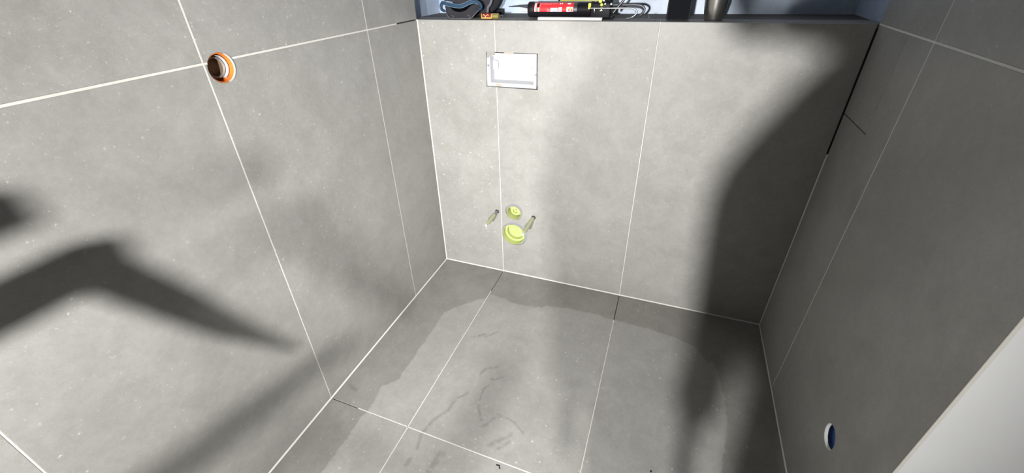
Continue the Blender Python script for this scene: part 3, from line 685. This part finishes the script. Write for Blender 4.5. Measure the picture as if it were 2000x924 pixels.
for (x, z, r, mt) in ((.7315, 1.2475, .0052, 'yellow'), (.7260, 1.2590, .0060, 'yellow'), (.7440, 1.2500, .0032, 'chrome'), (.7390, 1.2605, .0028, 'chrome'), (.7330, 1.2305, .0036, 'chrome'), (.7290, 1.2290, .0026, 'yellow'), (.7650, 1.2490, .0036, 'chrome')):
    link('rivet', L(bm_lathe([(0, .003), (r * .7, .003), (r, .001), (r, -.006), (0, -.006)], 16, frame4((x, GY - .0262, z), (1, 0, 0), (0, 0, 1), (0, -1, 0))), go), M[mt], mb, smooth=True)
link('handle', L(bm_tube(smooth_path([(.745, GY + .0, 1.232), (.752, GY + .010, 1.262), (.758, GY + .022, 1.300), (.760, GY + .030, 1.330)], 5), [.016] * 3 + [.014] * 13, 12), go), M['black'], d, smooth=True)
link('trigger', L(bm_tube(smooth_path([(.774, GY - .020, 1.2215), (.788, GY - .018, 1.2395), (.800, GY - .015, 1.2540), (.812, GY - .012, 1.275), (.816, GY - .008, 1.310)], 5), .0042, 10), go), M['darkmetal'], d, smooth=True)
link('push_rod', L(bm_tube(smooth_path([(.690, GY - .030, 1.2365), (.760, GY - .030, 1.2365), (.824, GY - .030, 1.2365), (.845, GY - .030, 1.2345), (.856, GY - .031, 1.2265), (.853, GY - .033, 1.2165), (.840, GY - .036, 1.2075), (.828, GY - .040, 1.2040), (.824, GY - .041, 1.2055)], 6), .0030, 10), go), M['chrome'], d, smooth=True)
link('push_rod', L(bm_tube(smooth_path([(.745, GY + .012, 1.2440), (.800, GY + .012, 1.2440), (.848, GY + .012, 1.2440), (.868, GY + .012, 1.2405), (.878, GY + .012, 1.2310), (.874, GY + .010, 1.2190), (.864, GY + .006, 1.2080)], 6), .0042, 10), go), M['darkmetal'], d, smooth=True)
link('foot', L(bm_box(.700, .775, GY - .020, GY + .024, 1.2002, 1.214, .004, 2), go), M['black'], mb, smooth=True)
# yellow-green tool behind it
yo = (.64, .205, 1.198)
d = empty('spirit_level', yo, 'yellow green tool body lying behind the caulking gun', 'level')
link('body', L(bm_box(.545, .735, .190, .220, 1.198, 1.285, .003, 2), yo), M['olive'], d, smooth=True)
link('end_cap', L(bm_box(.735, .742, .188, .222, 1.198, 1.287, .002, 2), yo), M['black'], d)
link('end_cap', L(bm_box(.538, .545, .188, .222, 1.198, 1.280, .002, 2), yo), M['black'], d)
# phone-like black slab standing upright
ph = (.994, .046, 1.2)
d = empty('upright_phone', ph, 'black phone standing upright on the ledge beside the steel cup', 'phone', None, (math.radians(-2.5), 0, 0))
def rrect(w_, h_, r, n=6):
    out = []
    for cx, cz, a0 in ((w_ / 2 - r, r, -90), (w_ / 2 - r, h_ - r, 0), (-w_ / 2 + r, h_ - r, 90), (-w_ / 2 + r, r, 180)):
        for i in range(n + 1): a = math.radians(a0 + 90 * i / n); out.append((cx + r * math.cos(a), cz + r * math.sin(a)))
    return out
link('case', bm_prism(rrect(.0755, .155, .008), .0105, T_BACK @ Matrix.Translation((0, 0, .005)), .0018), M['black'], d, smooth=True)
link('screen', bm_prism([(u, v + .003) for u, v in rrect(.0690, .149, .006)], .001, T_BACK @ Matrix.Translation((0, 0, .0056)), .0003), M['phone'], d, smooth=True)
# steel tumbler
co = (1.106, .062, 1.2)
d = empty('steel_cup', co, 'brushed stainless steel tumbler standing on the ledge right of the phone', 'cup')
prof = [(0, .001), (.0255, .001), (.0285, .0025), (.0300, .0060), (.0345, .040), (.0390, .085), (.0425, .128), (.0430, .130), (.0422, .131), (.0412, .128), (.0375, .085), (.0330, .040), (.0285, .007), (0, .006)]
link('beaker', bm_lathe(prof, 56, Matrix.Identity(4)), M['steel'], d, smooth=True)
link('base_ring', bm_lathe([(.0262, 0), (.0272, 0), (.0280, .0018), (.0260, .0018)], 48, Matrix.Identity(4), True), M['darkmetal'], d, smooth=True)
# screws near the phone
so = (.902, .050, 1.2)
d = empty('wall_screw', so, 'small dark screw standing on its head between gun and phone', 'screw')
link('head', bm_lathe([(0, 0), (.0050, 0), (.0046, .0018), (0, .0034)], 14, Matrix.Identity(4)), M['darkmetal'], d, smooth=True)
link('shank', bm_tube([(0, 0, .002), (-.002, 0, .010), (-.0050, .001, .0185)], [.0021, .0019, .0008], 8), M['darkmetal'], d, smooth=True)
link('wing', bm_tube([(-.0022, 0, .010), (.0035, -.001, .0165)], [.0013, .0010], 8), M['darkmetal'], d, smooth=True)
o_ = link('plastic_crumb', blob((0, 0, .0032), (.0036, .0032, .0032), 2.2, 12, 8), M['darkmetal'], None, (.9215, .040, 1.2), smooth=True); tag(o_, 'tiny dark crumb on the ledge right of the standing screw', 'crumb')
# bits on the floor
o_ = link('clip_fragment', bm_prism([(-.008, .003), (.004, .004), (.006, -.002), (.009, -.004), (.0085, -.006), (.004, -.0045), (.0025, .0015), (-.008, .0005)], .0022, Matrix.Translation((0, 0, .0022)), .0004), M['black'], None, (.690, -.967, 0)); tag(o_, 'tiny black clip fragment on the floor near the pale cross joint', 'fragment')
o_ = link('grit_speck', blob((0, 0, .002), (.0030, .0022, .0020), 2.2, 10, 6), M['black'], None, (1.151, -.819, 0), smooth=True); tag(o_, 'tiny dark speck of grit on the floor at the bottom edge', 'grit')
# ------------------------------------------------------------------ behind the photographer's position: light-cutting doorway, lamps, added shadow stand and the photographer
DW0, DW1, DY = 0.664, 1.90, -2.40
wall_light_block = struct(link('wall_light_block', bm_box(-0.009, DW0, DY - 0.10, DY, 0, ROOM_Z), M['raw']))  # unseen wall, added so its jamb cuts lamp A off the left wall
struct(link('wall_door_side', bm_box(DW1, ROOM_X, DY - 0.10, DY, 0, ROOM_Z), M['raw']))
struct(link('wall_door_head', bm_box(DW0, DW1, DY - 0.10, DY, 2.10, ROOM_Z), M['raw']))

# the phone the picture is taken with, held in the raised hand
cq = cam.rotation_euler.to_matrix().to_4x4()
d = empty('smartphone', Vector(cam.location) + cq.to_3x3() @ Vector((.092, -.004, .016)), 'black smartphone held level in the hand of the person behind the viewpoint', 'phone', None, cam.rotation_euler)
link('case', bm_prism([(u, v - .0375) for u, v in rrect(.160, .075, .010)], .0085, Matrix.Translation((0, 0, .004)), .0015), M['black'], d, smooth=True)
link('screen', bm_prism([(u, v - .035) for u, v in rrect(.152, .070, .008)], .0006, Matrix.Translation((0, 0, .0046)), .0002), M['phone'], d, smooth=True)

# twin-head work light on a tripod
base = Vector((1.05, LAMP_A['loc'][1] - 0.10, 0))
d = empty('work_light', base, 'twin-head yellow work light on a black tripod behind the doorway', 'work light')
zt = LAMP_A['loc'][2]
link('mast', bm_tube([(0, 0, .35), (0, 0, zt)], .014, 12), M['darkmetal'], d, smooth=True)
for k in range(3):
    a = 2 * math.pi * k / 3 + 0.5
    lg = link('leg', bm_tube([(0, 0, .70), (.45 * math.cos(a), .45 * math.sin(a), .012)], .010, 10), M['darkmetal'], d, smooth=True)
    link('rubber_foot', bm_lathe([(0, 0), (.016, 0), (.014, .03), (0, .03)], 12, Matrix.Translation((.45 * math.cos(a), .45 * math.sin(a), 0))), M['black'], lg, smooth=True)
link('cross_bar', bm_tube([(LAMP_A['loc'][0] - base.x, 0, zt), (LAMP_B['loc'][0] - base.x, 0, zt)], .012, 10), M['darkmetal'], d, smooth=True)
for Lp in (LAMP_A, LAMP_B):
    f = (Vector(Lp['aim']) - Vector(Lp['loc'])).normalized(); q = f.to_track_quat('-Z', 'Y').to_matrix().to_4x4()
    T4 = Matrix.Translation(Vector(Lp['loc']) - base - f * 0.012) @ q
    r = Lp['size'] / 2
    hd = link('head', bm_lathe([(0, .09), (r * .8, .085), (r + .022, .03), (r + .022, .004), (r + .012, .004), (r + .012, .012), (0, .012)], 32, T4), M['yellow'], d, smooth=True)
    link('lens', bm_lathe([(0, .009), (r + .008, .009), (r + .008, .012), (0, .012)], 32, T4), M['lens'], hd, smooth=True)

# added unseen stand; arms, hook and side arm cast the left-wall shadows
TX = 0.44
to = (TX, -2.24, 0)
d = empty('shadow_stand', to, 'grey steel shadow-casting stand with forward arms, added behind the viewpoint', 'stand')
link('lower_arm', L(bm_box(TX - .022, TX + .022, -2.25, -1.840, 1.064, 1.114, .004), to), M['darkmetal'], d)
link('upper_arm', L(bm_box(TX - .022, TX + .022, -2.25, -1.895, 1.160, 1.205, .004), to), M['darkmetal'], d)
link('hook', L(bm_tube([(TX, -1.862, 1.085), (TX + .006, -1.810, .975), (TX + .012, -1.775, .895), (TX + .030, -1.705, .755)], [.024, .022, .018, .005], 12), to), M['darkmetal'], d, smooth=True)
link('post', L(bm_box(TX - .020, TX + .020, -2.262, -2.222, .02, 1.215, .003), to), M['darkmetal'], d)
link('side_arm', L(bm_tube([(TX, -2.285, 1.010), (.735, -2.300, 1.020), (.750, -2.285, 1.018), (.750, -2.065, .960)], .014, 10), to), M['darkmetal'], d, smooth=True)
for a0 in (.4, 2.0, 3.6, 5.2):
    link('foot', L(bm_tube([(TX, -2.242, .045), (TX + .15 * math.cos(a0), -2.242 + .12 * math.sin(a0), .014)], .013, 10), to), M['darkmetal'], d, smooth=True)

# the photographer
d = empty('person', (1.20, -1.90, 0), 'person in dark work clothes standing behind the viewpoint holding up a phone', 'person')
pj_ = dict(pel=((1.195, -1.92, .93), .100, .100), waist=((1.19, -1.92, 1.06), .140, .105), chest=((1.20, -1.93, 1.28), .150, .115), neckb=((1.21, -1.92, 1.45), .070, .065), neck=((1.21, -1.90, 1.52), .052, .055),
  head0=((1.20, -1.875, 1.60), .070, .085), head1=((1.20, -1.880, 1.69), .075, .090), head2=((1.20, -1.89, 1.75), .045, .055),
  shl=((1.105, -1.92, 1.375), .058, .058), ell=((0.995, -1.85, 1.155), .046, .046), wrl=((1.015, -1.84, .90), .036, .036), hal=((1.018, -1.83, .80), .030, .036),
  shr=((1.275, -1.92, 1.38), .060, .062), elr=((1.215, -1.750, 1.290), .046, .046), wrr=((1.075, -1.712, 1.330), .036, .036), har=((0.990, -1.700, 1.332), .034, .024),
  hil=((1.130, -1.92, .88), .074, .090), knl=((1.140, -1.88, .50), .060, .064), anl=((1.130, -1.92, .10), .045, .050), fol=((1.120, -1.80, .035), .042, .034),
  hir=((1.235, -1.92, .88), .074, .090), knr=((1.275, -1.90, .50), .060, .064), anr=((1.290, -1.93, .10), .045, .050), for_=((1.305, -1.81, .035), .042, .034))
names = list(pj_); idx = {n_: i for i, n_ in enumerate(names)}
ed = [('pel', 'waist'), ('waist', 'chest'), ('chest', 'neckb'), ('neckb', 'neck'), ('neck', 'head0'), ('head0', 'head1'), ('head1', 'head2'), ('chest', 'shl'), ('shl', 'ell'), ('ell', 'wrl'), ('wrl', 'hal'), ('chest', 'shr'), ('shr', 'elr'), ('elr', 'wrr'), ('wrr', 'har'),
      ('pel', 'hil'), ('hil', 'knl'), ('knl', 'anl'), ('anl', 'fol'), ('pel', 'hir'), ('hir', 'knr'), ('knr', 'anr'), ('anr', 'for_')]
def skin_mesh(verts, edges, radii, root=0, sub=2):
    me = bpy.data.meshes.new('sk'); me.from_pydata([tuple(v) for v in verts], edges, []); o = bpy.data.objects.new('sk', me); COL.objects.link(o)
    md = o.modifiers.new('s', 'SKIN'); md.use_smooth_shade = True
    for i, r in enumerate(radii): me.skin_vertices[0].data[i].radius = r
    me.skin_vertices[0].data[root].use_root = True
    ss_ = o.modifiers.new('u', 'SUBSURF'); ss_.levels = sub; ss_.render_levels = sub
    dg = bpy.context.evaluated_depsgraph_get(); dg.update()
    out = bpy.data.meshes.new_from_object(o.evaluated_get(dg)); bpy.data.objects.remove(o); return out
off = Vector((1.20, -1.90, 0))
me = skin_mesh([Vector(pj_[n_][0]) - off for n_ in names], [(idx[a], idx[b_]) for a, b_ in ed], [pj_[n_][1:] for n_ in names], idx['pel'])
me.materials.clear(); me.materials.append(M['cloth_dark']); me.materials.append(M['skin'])
jk = bmesh.new(); rings = []
for z, hw, hd, cx in ((.955, .146, .125, -.040), (1.00, .148, .128, -.040), (1.10, .146, .125, -.040), (1.22, .136, .128, -.016), (1.33, .134, .125, .004), (1.41, .135, .105, .004), (1.455, .080, .080, .010)):
    rings.append([jk.verts.new((cx + hw * math.cos(2 * math.pi * i / 28), -.02 + hd * math.sin(2 * math.pi * i / 28), z)) for i in range(28)])
for A_, B_ in zip(rings[:-1], rings[1:]):
    for i in range(28): jk.faces.new((A_[i], A_[(i + 1) % 28], B_[(i + 1) % 28], B_[i]))
bmesh.ops.recalc_face_normals(jk, faces=jk.faces[:]); bmesh.ops.solidify(jk, geom=jk.faces[:], thickness=.006)
link('jacket', jk, M['cloth_dark'], d, smooth=True)
hl, hr = Vector(pj_['hal'][0]) - off, Vector(pj_['har'][0]) - off
for p_ in me.polygons:
    c = p_.center; p_.use_smooth = True
    if c.z > 1.49 or (c - hl).length < .05 or (c - hr).length < .05: p_.material_index = 1
body = link('body', me, None, d)
for k in range(4):
    b0 = hl + Vector((0, .024 - k * .016, -.015)); ln = (.060, .068, .064, .050)[k]
    link('finger', bm_tube([b0, b0 + Vector((.004, 0, -ln * .6)), b0 + Vector((.014, .002, -ln))], [.0092, .0085, .0066], 8), M['skin'], d, smooth=True)
link('thumb', bm_tube([hl + Vector((.002, .026, .02)), hl + Vector((.010, .045, -.01)), hl + Vector((.014, .046, -.035))], [.0110, .0100, .0075], 8), M['skin'], d, smooth=True)
for hx, hand in ((1, hr),):
    for k in range(4):
        b0 = hand + Vector((-hx * .002 + (k - 1.5) * .004 * hx, .004, .006 - k * .016 + .018)); ln = (.040, .046, .044, .034)[k]
        link('finger', bm_tube([b0, b0 + Vector((-hx * ln * .5, .012, .004)), b0 + Vector((-hx * ln, .006, .006))], [.0090, .0085, .0065], 8), M['skin'], d, smooth=True)
    link('thumb', bm_tube([hand + Vector((-hx * .004, -.010, .020)), hand + Vector((-hx * .024, -.008, .040)), hand + Vector((-hx * .042, -.002, .044))], [.0105, .0098, .0072], 8), M['skin'], d, smooth=True)
hc = Vector((0, 0.015, 1.66))
link('hair', blob((hc.x, hc.y - .025, hc.z + .045), (.083, .100, .075), 2.1, 20, 10), M['hair'], d, smooth=True)
link('nose', blob((hc.x, hc.y + .098, hc.z - .03), (.012, .016, .022), 2.0, 10, 6), M['skin'], d, smooth=True)
for sx in (-1, 1):
    link('ear', blob((hc.x + sx * .078, hc.y - .01, hc.z - .03), (.010, .020, .030), 2.0, 10, 6), M['skin'], d, smooth=True)
    link('eye', blob((hc.x + sx * .030, hc.y + .080, hc.z - .01), (.012, .010, .008), 2.0, 10, 6), M['black'], d, smooth=True)
link('mouth', blob((hc.x, hc.y + .085, hc.z - .07), (.022, .008, .006), 2.0, 10, 6), M['maroon'], d, smooth=True)
for c in [cut_flush, cut_drain, cut_flushp, cut_op, cut_bx] + cut_b:
    me = c.data; bpy.data.objects.remove(c); bpy.data.meshes.remove(me)
